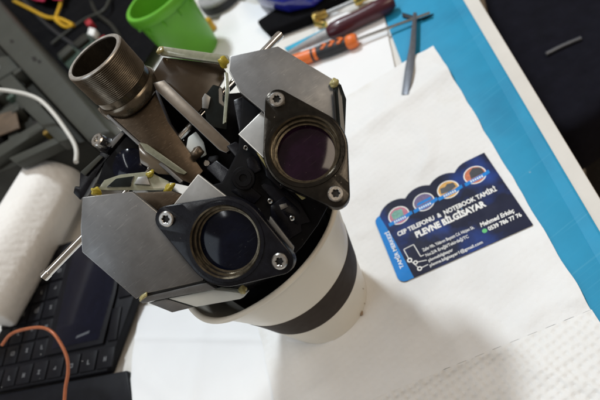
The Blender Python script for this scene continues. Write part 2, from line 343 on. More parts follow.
TW = [(164.7, 322.7), (80.3, 89.8), (-92.3, 140.8), (-35.6, 373.1)]
tw = thing('paper_towel', 'crumpled white paper towel under the cup and the card, torn along a dotted line', 'paper towel', (30, 200, 0))
def tcurl(u, v): return 3.6 * math.exp(-((u - 0.15 - 0.12 * v) / 0.035) ** 2) + 1.6 * math.exp(-((u - 0.62 + 0.1 * v) / 0.02) ** 2) + 1.5 * math.exp(-(u * 6) ** 2 - (v * 5) ** 2)
def seam(x, y, h):                     # both sheets still hang together along the dotted tear line
    (xa, ya), (xb, yb) = TW[1], TW[2]; d = abs((xb - xa) * (y - ya) - (yb - ya) * (x - xa)) / math.hypot(xb - xa, yb - ya)
    w = min(1, d / 9); return 2.6 + (h - 2.6) * w * w * (3 - 2 * w)
def lay(x, y, h):                      # pressed flat where the cup and the card rest on it
    d = math.hypot(x + 28.75, y - 198) ; k = min(1, max(0, (d - 34) / 22))
    ex, ey = math.cos(-0.293), math.sin(-0.293); lx = (x - 15.6) * ex + (y - 169.8) * ey; ly = -(x - 15.6) * ey + (y - 169.8) * ex
    q = max(max(-lx, lx - 85, 0), max(-ly, ly - 64, 0)); k2 = min(1, q / 14)
    return seam(x, y, 2.0 + (h - 2.0) * k * k2)
t1 = sheet('towel_sheet', TW, 2.2, 'towel', tw, nx=130, ny=130, amp=2.3, scale=0.022, edge=0.8, seed=1, curl=tcurl, zfun=lay, iedge=0.06, slit=0.24)
TE = [(80.3, 89.9), (62.8, 38.1), (-98.9, 76.3), (-92.3, 140.8)]
t2 = sheet('towel_sheet', TE, 2.2, 'towel_e', tw, nx=160, ny=60, amp=2.4, scale=0.03, edge=0.06, seed=2, zfun=seam)

# ------------------------------------------------------------------ paper cup
CX, CY, CZ = -28.75, 198.0, 2.4
CUP_H, CUP_B, CUP_T = 94.2, 30.6, 47.5
def cup_r(z): return CUP_B + (CUP_T - CUP_B) * z / CUP_H
def squash(t, z):                        # the rim is pulled out of round by the head standing in it
    d = math.degrees(t); d = d - 360 if d > 180 else d
    w = max(0, z / CUP_H) ** 3
    return 1 + 0.006 * noise.noise(Vector((math.cos(t) * 1.6, math.sin(t) * 1.6, z * 0.03))) + w * (0.125 * math.exp(-((d + 140) / 24) ** 2) - 0.035 * math.exp(-((d + 76) / 30) ** 2) + 0.035 * math.exp(-((d + 28) / 25) ** 2))
cup = thing('paper_cup', 'white paper cup with a dark brown band carrying the black prism head', 'cup', (CX, CY, CZ))
prof = [(0, 4), (28.2, 4), (28.8, 0), (CUP_B, 0)] + [(cup_r(z), z) for z in range(6, 90, 4)] + [(cup_r(92), 92)]
prof += [(cup_r(92) - 0.7, 92)] + [(cup_r(z) - 0.7, z) for z in range(86, 4, -8)] + [(cup_r(6) - 0.7, 6), (0, 6)]
lathe('cup_body', prof, (CX, CY, CZ), (0, 0, 1), 'cup', cup, seg=128, rfun=squash, angle=50)
ring = [(CUP_T + 0.3 + 1.5 * math.cos(q * math.pi / 6), 92.6 + 1.5 * math.sin(q * math.pi / 6)) for q in range(12)]
lathe('rolled_rim', ring, (CX, CY, CZ), (0, 0, 1), 'cup', cup, seg=128, closed=True, rfun=squash)
zz = [31.5 + i * 25.5 / 8 for i in range(9)]
bp_ = [(cup_r(z) + 0.22, z) for z in zz] + [(cup_r(z) + 0.03, z) for z in zz[::-1]]
lathe('printed_band', bp_, (CX, CY, CZ), (0, 0, 1), 'cup_band', cup, seg=128, closed=True, rfun=squash, angle=50)
for k, (ang, z, r) in enumerate(((-40, 11, 1.3), (-62, 1.0, 2.0), (-50, 1.4, 1.4))):
    t = math.radians(ang); q = cup_r(z) + 0.02
    blob('stain', (CX + q * math.cos(t), CY + q * math.sin(t), CZ + z), r, 'stain', cup, 0.30 + 0.5 * (k % 2), 0.30 + 0.5 * (k % 2), 0.45, seed=k * 2.3)

# ------------------------------------------------------------------ the prism head of an optical instrument
hd = thing('prism_head', 'dismantled metal optical head with two round black flanges standing in the paper cup', 'optical head', (CX, CY, CZ + 40))
def convex(pts):
    P = sorted(set(pts))
    def half(P):
        h = []
        for q in P:
            while len(h) > 1 and (h[-1][0] - h[-2][0]) * (q[1] - h[-2][1]) - (h[-1][1] - h[-2][1]) * (q[0] - h[-2][0]) <= 0: h.pop()
            h.append(q)
        return h
    return half(P)[:-1] + half(P[::-1])[:-1]
def ray_out(H, t):
    c, s = math.cos(t), math.sin(t); best = 0
    for (x0, y0), (x1, y1) in zip(H, H[1:] + H[:1]):
        dx, dy = x1 - x0, y1 - y0; den = c * dy - s * dx
        if abs(den) < 1e-9: continue
        u = (x0 * dy - y0 * dx) / den; w = (x0 * s - y0 * c) / den
        if u > 0 and -1e-6 <= w <= 1 + 1e-6: best = max(best, u)
    return best
def screw(parent, p, n, r=3.3):
    e1, e2, a = frame(n, R_); p = Vector(p); bm = bmesh.new(); N = 36
    def star(t): return r * (0.46 + 0.07 * math.cos(6 * t))
    rows = [(lambda t: r, -0.5), (lambda t: r, 1.0), (lambda t: r - 0.5, 1.5), (lambda t: star(t) + 0.25, 1.5), (star, 1.3), (star, 0.3)]
    rg = [[bm.verts.new(p + e1 * (f(2 * math.pi * i / N) * math.cos(2 * math.pi * i / N)) + e2 * (f(2 * math.pi * i / N) * math.sin(2 * math.pi * i / N)) + a * z) for i in range(N)] for f, z in rows]
    for k, (A, B) in enumerate(zip(rg, rg[1:])):
        for i in range(N):
            fc = bm.faces.new((A[i], A[(i + 1) % N], B[(i + 1) % N], B[i])); fc.material_index = 1 if k == 4 else 0
    fc = bm.faces.new(rg[-1]); fc.material_index = 1
    return finish('screw', bm, ['screw', 'socket'], parent, angle=40)
def flange(label, C, n, circles, Rb, m, lens_m, bore_m):
    """oval plate round a stepped bore; circles = (centre on the plate, radius) of the big boss and the two screw ears"""
    C = Vector(C); e1, e2, a = frame(n, R_); pts = []
    for p, r in circles:
        d = Vector(p) - C; x, y = d.dot(e1), d.dot(e2)
        pts += [(round(x + r * math.cos(k * math.pi / 40), 4), round(y + r * math.sin(k * math.pi / 40), 4)) for k in range(80)]
    Hh = convex(pts); N = 160; bm = bmesh.new(); uvl = bm.loops.layers.uv.new('UVMap'); out = [ray_out(Hh, 2 * math.pi * i / N) for i in range(N)]
    rows = [('b', Rb - 2.0, -5.5), ('o', 0, -5.0), ('o', 0, -0.7), ('o', -0.25, -0.2), ('o', -0.7, 0), ('b', Rb + 2.2, 0), ('b', Rb + 2.0, 0.35), ('b', Rb + 0.6, 0.35),
            ('b', Rb, -0.3), ('b', Rb, -2.6), ('b', Rb - 1.0, -2.7), ('b', Rb - 1.2, -3.0), ('b', Rb - 1.2, -4.6), ('b', Rb - 2.0, -4.7), ('b', Rb - 2.0, -5.5)]
    rg = []
    for kind, r, z in rows:
        row = []
        for i in range(N):
            t = 2 * math.pi * i / N; rr = out[i] + r if kind == 'o' else r
            row.append(bm.verts.new(C + e1 * (rr * math.cos(t)) + e2 * (rr * math.sin(t)) + a * z))
        rg.append(row)
    for k, (A, B) in enumerate(zip(rg, rg[1:])):
        for i in range(N):
            fc = bm.faces.new((A[i], A[(i + 1) % N], B[(i + 1) % N], B[i])); fc.material_index = 1 if k in (7, 9, 10, 12) else 0
            for lp, (q_, i_) in zip(fc.loops, ((k, i), (k, i + 1), (k + 1, i + 1), (k + 1, i))): lp[uvl].uv = ((out[i_ % N] + rows[q_][1] if rows[q_][0] == 'o' else rows[q_][1]), i_ / N * 6)
    fl = finish('eyepiece_flange', bm, [m, bore_m], hd, angle=30); fl['label'] = label
    lathe('lens', [(0, -4.1), (Rb * 0.25, -4.16), (Rb * 0.5, -4.36), (Rb * 0.7, -4.68), (Rb - 2.05, -5.1), (Rb - 2.05, -5.6), (0, -5.6)], C, a, lens_m, fl, seg=64)
    for p, r in circles[1:]: screw(fl, Vector(p), n)
    return fl
N1 = (0.0579, -0.5267, 0.8481)
P1 = [(14.7, 161.3, 143.9), (18.8, 182.3, 156.7), (12.7, 141.9, 132.0)]
flange('flange with dusty purple lens, worn black with its lit sheen put in the colour', P1[0], N1, [(P1[0], 17.6), (P1[1], 5.2), (P1[2], 5.6)], 14.2, 'bronze_tone', 'lens_red', 'brass')
N2 = (-0.1835, -0.6333, 0.7519)
P2 = [(-34.6, 154.1, 138.1), (-48.2, 173.3, 151.0), (-21.5, 137.1, 127.0)]
flange('flange with black lens, brass coloured bore', P2[0], N2, [(P2[0], 18.6), (P2[1], 5.6), (P2[2], 5.6)], 14.6, 'black', 'lens_blue', 'brass')

# square shims turned under the flanges
BK1 = Vector(N1) * -1; BK2 = Vector(N2) * -1
SH1 = [(-3.1, 185.8, 153.2), (26.7, 190.0, 153.8), (29.8, 165.1, 138.1), (1.1, 160.2, 137.0)]
prism('spacer_plate', SH1, BK1 * 1.6, ['shim', 'edge'], hd, bevel=0.4, edge_m=True)
SH2 = [(-26.7, 180.2, 154.0), (-18.9, 154.6, 134.3), (-51.8, 153.1, 125.0), (-60.5, 179.8, 145.4)]
prism('spacer_plate', SH2, BK2 * 1.6, ['shim', 'edge'], hd, bevel=0.35, edge_m=True)
CH2 = [(-13.8, 153.4, 134.2), (-14.0, 141.1, 123.8), (-19.2, 138.9, 120.6), (-25.3, 148.1, 126.9)]
prism('spacer_tab', CH2, BK2 * 1.4, 'shim', hd, bevel=0.3)

# grey cover plates of the two prism housings, with the housings behind them
NA = (0.0777, -0.6577, 0.7493)
PA = [(15.5, 206.3, 172.9), (34.3, 200.4, 165.7), (43.4, 181.8, 148.5), (45.0, 178.8, 145.7), (42.6, 173.3, 141.1), (27.9, 160.0, 130.9), (4.8, 159.5, 132.9), (2.0, 174.1, 146.1), (11.5, 184.7, 154.4), (8.9, 194.6, 163.3), (10.9, 202.4, 170.0)]
prism('cover_plate', PA, Vector(NA) * -2.2, ['plate', 'plate_edge'], hd, bevel=0.3, edge_m=True)
PAb = [(16.1, 204.0, 167.6), (32.7, 201.1, 163.3), (41.8, 182.8, 146.3), (40.8, 175.6, 140.1), (23.8, 160.0, 128.1), (4.0, 160.5, 130.6), (-2.0, 174.1, 143.2), (10.2, 186.4, 152.7)]
prism('prism_housing', PAb, Vector(NA) * -26, 'black', hd, bevel=0.8)
GA = [(42.6, 177.5, 147.9), (44.6, 176.4, 146.7), (42.3, 171.4, 142.6), (27.8, 158.2, 132.5), (30.7, 164.8, 138.0), (36.4, 172.1, 143.8)]
prism('glass_strip', GA, Vector(NA) * -5, 'darkglass', hd, bevel=0.3)
GL = [(40.2, 175.8, 147.4), (40.6, 175.5, 147.2), (30.2, 163.8, 137.9), (29.8, 164.0, 138.1)]
prism('joint_line', GL, Vector(NA) * -1, 'socket', hd, bevel=0)
NB = (-0.0639, -0.7059, 0.7054)
PB = [(-71.9, 198.6, 168.9), (-66.6, 196.1, 166.9), (-53.4, 189.5, 161.5), (-50.6, 180.3, 152.6), (-50.7, 171.1, 143.4), (-47.9, 159.1, 131.5), (-53.6, 155.3, 127.2), (-77.2, 164.4, 134.2), (-81.3, 164.9, 134.4), (-86.9, 186.5, 155.5), (-80.8, 192.2, 161.7)]
prism('cover_plate', PB, Vector(NB) * -2.4, ['plate', 'plate_edge'], hd, bevel=0.3, edge_m=True)
PBb = [(-72.0, 198.6, 165.4), (-56.2, 191.0, 159.1), (-52.1, 180.7, 149.2), (-50.1, 162.0, 130.6), (-56.1, 157.0, 125.1), (-76.8, 166.4, 132.6), (-84.6, 187.5, 153.1)]
prism('prism_housing', PBb, Vector(NB) * -24, 'black', hd, bevel=0.8)
# lower edge of the left housing: dark slit, grey sill, clear prism coloured white like the paper it refracts, with a pale facet
sl = [(-77.4, 165.4, 133.6), (-52.7, 154.6, 127.3), (-53.1, 154.1, 126.3), (-78.0, 164.8, 132.4)]
prism('slit', sl, Vector(NB) * -3, 'socket', hd, bevel=0.1)
si = [(-81.6, 166.1, 132.4), (-78.1, 164.8, 132.3), (-52.8, 153.2, 127.2), (-51.4, 150.7, 123.1), (-70.7, 160.0, 127.7), (-81.6, 165.0, 130.0)]
prism('sill', si, Vector(NB) * -4, 'plate', hd, bevel=0.3)
fr = [(-71.3, 160.9, 126.6), (-53.7, 154.4, 120.1), (-43.6, 147.2, 112.8), (-47.1, 147.0, 112.6), (-64.1, 153.5, 119.2)] + [(-71.9, 168.7, 117.4), (-52.6, 161.5, 110.2), (-43.5, 155.1, 103.8), (-47.6, 154.5, 103.2), (-65.6, 161.4, 110.1)]
hull('paper_white_block', fr, 'paper_white', hd, bevel=0.5)
fg = [(-79.6, 164.4, 128.6), (-72.4, 161.9, 126.1), (-65.6, 154.7, 118.9), (-74.1, 157.5, 121.7)] + [(-77.8, 170.3, 120.4), (-71.2, 167.8, 117.9), (-65.0, 161.0, 111.1), (-73.5, 163.7, 113.8)]
hull('glass_prism', fg, 'plate', hd, bevel=0.3)
blob('glue_blob', (-78.2, 163.7, 133.9), 1.5, 'glue_pale', hd, 1.5, 0.8, 0.6, 4)
blob('glue_blob', (-43.4, 147.6, 115.4), 1.9, 'glue_pale', hd, 0.9, 1.1, 0.7, 5)
blob('glue_blob', (42.7, 178.4, 148.0), 1.9, 'glue_pale', hd, 1.2, 0.9, 0.9, 6)

# black core between and behind the housings
co = [(8.8, 200.3, 157.5), (11.3, 192.5, 149.7), (13.9, 175.7, 132.9), (23.6, 166.1, 123.3), (9.6, 156.8, 113.9), (-0.7, 153.7, 110.9), (-12.4, 151.5, 108.6), (-24.3, 150.6, 107.7), (-34.9, 151.8, 108.9), (-53.8, 159.2, 116.4), (-68.1, 173.8, 130.9), (-58.2, 187.5, 144.7), (-35.4, 187.5, 144.7), (-22.1, 183.2, 140.3), (-7.6, 187.9, 145.1)]
prism('core_block', co, Vector(F_) * 34, 'blackmat', hd, bevel=1.0)
lathe('mount_ring', [(0, 104), (30, 104), (36, 101), (37.5, 96), (36, 60), (30, 46), (0, 46)], (CX, CY, CZ), (0, 0, 1), 'blackmat', hd, seg=64)
lathe('collar_ring', [(37, 97), (41.5, 97), (42, 99), (41.5, 102), (37, 102)], (CX, CY, CZ), (0, 0, 1), 'black', hd, seg=64, closed=True)
re_ = [(-7.3, 237.0, 150.4), (19.7, 224.4, 137.8), (-11.8, 196.6, 109.9), (-34.2, 209.3, 122.7), (-52.1, 224.9, 138.3), (-58.2, 241.2, 154.6), (-44.2, 243.3, 156.7), (-31.5, 226.0, 139.4)]
prism('rear_block', re_, Vector(F_) * 22, 'blackmat', hd, bevel=1.0)
# hinge hub, the black beam carrying on from the arm, and the brackets that tie both housings to it
HB = (-13.4, 176.1, 140.4)
lathe('hinge_hub', [(0, -1.6), (1.6, -1.6), (1.8, -1.0), (3.6, -1.0), (3.8, -1.3), (4.9, -1.4), (5.2, -1.8), (5.2, -9), (0, -9)], HB, Vector(F_) * -1, 'blackmat', hd, seg=56)
BM1 = [(-10.8, 193.7, 146.6), (-5.9, 192.9, 145.9), (-0.8, 161.3, 121.3), (-2.3, 154.5, 114.5), (-8.5, 156.5, 116.4), (-9.4, 161.7, 121.7)]
prism('hinge_beam', BM1, Vector(F_) * 8, 'black', hd, bevel=0.6)
BM2 = [(4.7, 207.2, 154.5), (9.4, 206.2, 153.5), (2.8, 191.7, 146.0), (-4.8, 177.1, 136.4), (-10.6, 178.0, 137.3), (-3.6, 192.1, 146.4)]
prism('hinge_beam', BM2, Vector(F_) * 8, 'black', hd, bevel=0.6)
BM3 = [(-24.2, 193.9, 144.0), (-18.4, 193.8, 144.0), (-14.6, 179.0, 139.1), (-12.0, 170.4, 130.4), (-16.9, 170.0, 130.0), (-22.2, 180.0, 137.2)]
prism('hinge_beam', BM3, Vector(F_) * 8, 'black', hd, bevel=0.6)
LG = [[(0.7, 180.8, 142.2), (5.7, 178.7, 140.2), (1.5, 167.6, 129.0), (-4.1, 167.6, 129.0), (-5.1, 173.7, 135.1)], [(-12.0, 166.5, 126.2), (-4.4, 166.2, 126.0), (-2.8, 159.7, 119.4), (-8.1, 154.0, 113.7), (-15.2, 154.7, 114.5), (-16.8, 161.3, 121.0)]]
for q in LG: prism('housing_lug', q, Vector(F_) * 8, 'black', hd, bevel=0.6)
chip = [(-8.5, 163.5, 126.2), (-5.6, 163.1, 124.8), (-6.0, 161.8, 123.5), (-9.2, 161.9, 124.6)]
prism('bright_chip', chip, Vector(F_) * 1, 'shim', hd, bevel=0.15)
for q in [(-4.2, 185.5, 144.9), (-10.5, 166.7, 128.4), (-7.7, 158.3, 120.0)]: screw(hd, q, Vector(F_) * -1, 1.15)
YG = [[(-1.8, 175.9, 147.2), (-1.3, 174.4, 145.7), (-1.2, 169.7, 141.0), (-2.7, 169.8, 141.1)], [(-0.5, 163.2, 134.5), (0.4, 161.5, 132.8), (2.5, 155.7, 127.0), (0.7, 156.0, 127.3)]]
for q in YG: prism('glue_line', q, Vector(F_) * 1.4, 'glue_pale', hd, bevel=0.3)

# upright threaded camera tube on its collar
TX, TY = -34.0, 258.0
pf = [(13.6, 168), (13.6, 189.2), (15.2, 189.4), (15.7, 189.0)]
z = 188.6
while z > 171.5:
    pf += [(15.9, z), (15.45, z - 0.45)]; z -= 0.9
pf += [(15.5, 170.6), (15.5, 168)]
lathe('threaded_tube', pf, (TX, TY, 0), (0, 0, 1), 'tube', hd, seg=96, closed=True, angle=20)
lathe('tube_rim', [(13.5, 188.9), (13.5, 189.6), (15.3, 189.7), (15.75, 189.2), (15.6, 188.9)], (TX, TY, 0), (0, 0, 1), 'tube_rim', hd, seg=96, closed=True)
lathe('tube_collar', [(0, 162), (16.4, 162), (17.2, 163), (17.2, 166.4), (16.6, 167.4), (16.0, 168.2), (13.4, 168.2), (13.4, 166), (0, 166)], (TX, TY, 0), (0, 0, 1), 'tube', hd, seg=96)
TB = [(-52.0, 259.8, 167.6), (-51.3, 254.1, 164.6), (-43.3, 248.6, 160.6), (-26.3, 251.8, 159.5), (-18.6, 263.6, 162.9), (-23.5, 266.4, 165.7)]
prism('base_tab', TB, (0, 0, -2.2), 'arm2', hd, bevel=0.4)

# arms carrying the tube
A1 = [(-30.4, 253.8, 168.6), (-21.0, 254.4, 164.9), (-26.9, 232.9, 151.9), (-27.8, 206.0, 134.9), (-35.7, 204.1, 134.4), (-38.3, 207.3, 137.6), (-47.6, 249.5, 167.1)]
prism('arm', A1, Vector(F_) * 8, ['arm', 'arm2'], hd, bevel=0.35, edge_m=True)
A2 = [(-20.6, 246.8, 165.9), (-15.4, 245.3, 164.3), (-8.7, 197.0, 144.2), (-10.7, 194.4, 143.1), (-12.9, 194.4, 143.1), (-14.6, 197.4, 144.7), (-21.6, 243.3, 163.8)]
prism('arm', A2, Vector(F_) * 8, ['arm2', 'plate'], hd, bevel=0.25, edge_m=True)
E1 = [(-47.6, 247.8, 167.5), (-38.0, 205.6, 138.0), (-39.9, 205.5, 138.0), (-49.0, 247.6, 167.4)]
prism('arm_edge', E1, Vector(F_) * 4, 'plate', hd, bevel=0.2)
RP = [(-29.7, 269.7, 160.5), (-19.6, 264.0, 154.8), (-16.7, 235.2, 125.9), (-26.3, 230.9, 121.7), (-28.4, 241.8, 132.6), (-31.0, 249.1, 139.9)]
prism('dark_gap_panel', RP, Vector(F_) * 4, 'blackmat', hd, bevel=0.4)  # dark panel added behind the arms to darken the gap between them
MC = [(-8.8, 255.7, 169.1), (11.8, 240.8, 154.2), (11.3, 236.0, 150.8), (-1.4, 230.1, 149.1), (-12.8, 227.2, 149.0), (-14.9, 232.4, 152.8), (-20.6, 252.7, 166.1)]
prism('mirror_plate', MC, Vector(F_) * 3, 'mirror', hd, bevel=0.4)
GS = [(-8.1, 258.7, 173.5), (-5.3, 257.7, 172.6), (16.9, 234.4, 159.0), (15.4, 232.5, 157.2), (12.1, 233.5, 158.2), (-9.2, 256.1, 170.9)]
prism('glass_bar', GS, Vector(F_) * 3.5, 'paleglass', hd, bevel=0.6)
blob('glue_blob', (-7.9, 255.7, 172.6), 1.8, 'glue_pale', hd, 1.2, 1, 0.8, 1)
blob('glue_blob', (12.9, 230.7, 159.6), 2.7, 'glue', hd, 0.9, 0.9, 1.1, 2)
VS = [(10.0, 227.0, 157.3), (11.3, 226.3, 156.6), (6.3, 217.6, 153.6), (-4.1, 204.8, 149.2), (-6.0, 205.0, 149.4), (4.3, 217.9, 153.9)]
prism('glass_strip', VS, Vector(F_) * 3, 'paleglass', hd, bevel=0.3)
DP = [(-5.6, 221.0, 157.0), (2.2, 222.5, 158.5), (4.6, 219.9, 155.9), (0.6, 213.1, 149.1), (-6.2, 207.6, 143.6), (-12.7, 212.6, 148.6)] + [(-5.4, 230.6, 149.6), (0.8, 231.5, 150.6), (2.5, 229.7, 148.7), (-1.1, 223.6, 142.7), (-7.2, 219.9, 138.9), (-11.7, 223.3, 142.3)]
hull('dark_prism', DP, 'darkglass', hd, bevel=0.6)
DF = [(-6.0, 220.3, 157.7), (-3.4, 221.0, 158.4), (-2.4, 218.7, 156.1), (-7.0, 216.2, 153.6), (-8.9, 217.7, 155.1)]
prism('bright_edge', DF, Vector(F_) * 1.5, 'shim', hd, bevel=0.3)
WP = [(-23.6, 221.8, 145.0), (-18.7, 221.6, 144.9), (-19.0, 216.9, 140.2), (-21.8, 212.8, 136.0), (-27.2, 213.6, 136.8), (-27.7, 219.2, 142.5)] + [(-24.3, 225.7, 140.5), (-20.0, 225.5, 140.3), (-20.5, 222.2, 137.0), (-22.9, 219.0, 133.8), (-26.6, 219.7, 134.5)]
hull('paper_white_block', WP, 'paper_white', hd, bevel=0.5)  # added white block where paper shows through a hole
blob('cement_blob', (-24.6, 212.1, 141.0), 3.4, 'arm2', hd, 1, 0.9, 0.8, 2)
blob('lens_mount', (-21.2, 201.9, 137.9), 4.0, 'blackmat', hd, 1, 0.9, 0.8, 14)
lathe('steel_pin', [(0, 0), (1.6, 0), (1.6, 5), (1.2, 5.6), (0, 5.6)], (-22.6, 199.2, 140.8), Vector(F_) * -1, 'steel', hd, seg=20)

# one bright rod through the head
RD = [(-117.9, 207.4, 143.3), (46.6, 244.8, 144.0)]
tube('rod', RD, 1.95, 'steel', hd, seg=24, n=1)
RC = [(-117.6, 207.4, 143.4), (-114.7, 208.1, 143.4), (42.1, 244.0, 143.9), (45.9, 244.7, 143.9)]
tube('rod_end', RC[:2], 2.25, 'steel', hd, seg=24, n=1); tube('rod_end', RC[2:], 2.3, 'steel', hd, seg=24, n=1)

# left bracket with its bolt
BR = [(-77.8, 242.2, 155.6), (-64.9, 242.7, 156.1), (-60.9, 244.5, 157.9), (-47.6, 242.6, 158.8), (-47.0, 240.9, 157.1), (-53.9, 239.4, 155.6), (-65.9, 239.6, 152.9), (-83.8, 234.6, 148.0), (-86.6, 234.4, 147.8), (-87.1, 237.9, 151.3), (-84.3, 239.5, 152.9), (-82.9, 238.2, 151.6)]
prism('bracket', BR, Vector(F_) * 6, 'black', hd, bevel=0.5)
BT = [(-77.3, 240.8, 156.3), (-64.5, 241.3, 156.8), (-63.6, 239.9, 155.3), (-76.6, 238.6, 154.1)]
prism('bracket_face', BT, Vector(F_) * 1.2, 'chassis', hd, bevel=0.3)
BT2 = [(-58.5, 240.4, 158.7), (-48.0, 241.2, 159.5), (-47.1, 239.8, 158.1), (-56.8, 238.5, 156.8)]
prism('bracket_tab', BT2, Vector(F_) * 1.5, 'plate', hd, bevel=0.4)
bo = (-59.1, 242.1, 161.1); ax_ = (-0.1179, -0.2239, 0.9675)
lathe('bolt', [(0, -5), (2.2, -5), (2.2, 0), (3.6, 0), (3.6, 2.6), (3.0, 3.2), (1.6, 3.2), (1.4, 2.2), (0, 2.2)], bo, ax_, 'screw', hd, seg=24)
lathe('bolt_nut', [(0, -7), (4.6, -7), (4.6, -3), (0, -3)], bo, ax_, 'black', hd, seg=6, bevel=0.3)
BKk = [(-47.7, 239.2, 156.8), (-42.0, 229.6, 147.2), (-45.7, 221.8, 139.4), (-53.4, 220.7, 138.3), (-74.4, 232.6, 150.2), (-64.4, 236.9, 154.5)]
prism('rear_block', BKk, Vector(F_) * 14, 'blackmat', hd, bevel=0.8)
LE = (-54.9, 227.4, 149.2)
lathe('small_lens', [(0, 2.4), (5, 1.8), (9, 0), (9, -4), (0, -4)], LE, (-0.0153, -0.6021, 0.7983), 'lens_blue', hd, seg=40)
BP = [(-43.9, 227.4, 156.3), (-41.4, 225.1, 154.0), (-34.5, 209.4, 138.3), (-37.2, 209.2, 138.1), (-45.7, 214.8, 143.7), (-49.1, 221.6, 150.5)] + [(-44.8, 231.7, 150.8), (-38.1, 216.3, 135.3), (-46.3, 221.4, 140.4), (-48.7, 227.2, 146.2)]
hull('brown_prism', BP, 'brownprism', hd, bevel=0.5)
BPe = [(-43.0, 226.3, 156.9), (-40.6, 224.1, 154.7), (-34.1, 208.0, 138.6), (-35.9, 208.1, 138.7), (-38.1, 210.5, 141.1), (-43.4, 222.7, 153.3)]
prism('prism_edge', BPe, Vector(F_) * 1.2, 'paleglass', hd, bevel=0.3)
GP = [(-69.1, 210.2, 160.4), (-63.8, 211.3, 161.5), (-56.8, 210.4, 159.1), (-46.2, 206.4, 153.7), (-41.8, 199.9, 147.2), (-42.1, 196.5, 145.2), (-46.9, 197.5, 147.6), (-64.7, 207.5, 157.6)]
prism('glass_plate', GP, Vector(F_) * 2.5, 'paleglass', hd, bevel=0.5)
GPi = [(-64.9, 208.6, 159.6), (-59.2, 209.7, 159.2), (-52.2, 207.0, 156.0), (-56.3, 204.1, 154.8)]
prism('dark_facet', GPi, Vector(F_) * 0.8, 'darkglass', hd, bevel=0.2)
GPj = [(-54.2, 204.0, 154.7), (-51.0, 205.8, 155.1), (-47.6, 204.4, 153.4), (-48.8, 200.5, 151.2)]
prism('clear_facet', GPj, Vector(F_) * 0.8, 'shim', hd, bevel=0.2)
blob('glue_blob', (-69.3, 208.3, 161.2), 2.2, 'glue', hd, 0.9, 0.9, 1.1, 7)
blob('glue_blob', (-42.7, 194.6, 147.6), 2.2, 'glue', hd, 1.3, 0.8, 0.7, 8)
blob('glue_blob', (-46.0, 204.5, 153.2), 1.8, 'glue', hd, 1.3, 0.8, 0.7, 9)
BW = [(-56.2, 198.8, 154.6), (-41.9, 190.8, 148.0), (-38.3, 186.0, 144.6), (-51.5, 186.4, 146.4)]
prism('brown_facet', BW, Vector(F_) * 5, 'arm', hd, bevel=0.4)

# ------------------------------------------------------------------ business card
TH = -0.293
card = thing('business_card', 'navy and blue business card with four round pictures lying on the paper towel', 'card', (15.6, 169.8, 2.9))
card.rotation_euler = (0, 0, TH)
def card_mesh(name, pts, z0, z1, m, parent=card, bevel=0.0):
    bm = prism_bm([(p[0], p[1], z0) for p in pts], (0, 0, z1 - z0)); bmesh.ops.recalc_face_normals(bm, faces=bm.faces)
    me = bpy.data.meshes.new(name)
    for v in bm.verts: v.co *= MM
    bm.to_mesh(me); bm.free(); me.materials.append(M[m]); return new_obj(name, me, parent)
def disc(c, r, n=28, a0=0, a1=2 * math.pi): return [(c[0] + r * math.cos(a0 + (a1 - a0) * i / n), c[1] + r * math.sin(a0 + (a1 - a0) * i / n)) for i in range(n)]
IC = [(16.4, 48.0), (34.9, 49.2), (52.6, 49.8), (71.8, 51.2)]
BR_ = 13.6
def top(x):
    t = 53.0 + 0.09 * x
    for c in IC:
        if abs(x - c[0]) < BR_: t = max(t, c[1] + math.sqrt(BR_ ** 2 - (x - c[0]) ** 2))
    if x > 71.8: t = IC[3][1] + BR_
    return t
outl = [(5 + 5 * math.cos(t), 5 + 5 * math.sin(t)) for t in [math.pi * 1.5 - k * math.pi / 16 for k in range(9)]][::-1]
outl = [(0.0, 5.0)] + outl[1:] + [(84.0, 0.0), (84.5, 0.5)] + [(84.5 - i * 0.75, top(84.5 - i * 0.75)) for i in range(0, 109)] + [(2.2, 54.2), (0.6, 52.5), (0, 50)]
card_mesh('card_stock', outl, 0, 0.36, 'card')
strip = [(0.03, 5.0)] + outl[1:9] + [(9.4, 0.04), (7.4, 30), (5.4, 46), (4.2, 54.8), (2.2, 54.0), (0.7, 52.4), (0.04, 50)]
card_mesh('blue_strip', strip, 0.36, 0.38, 'card_blue')
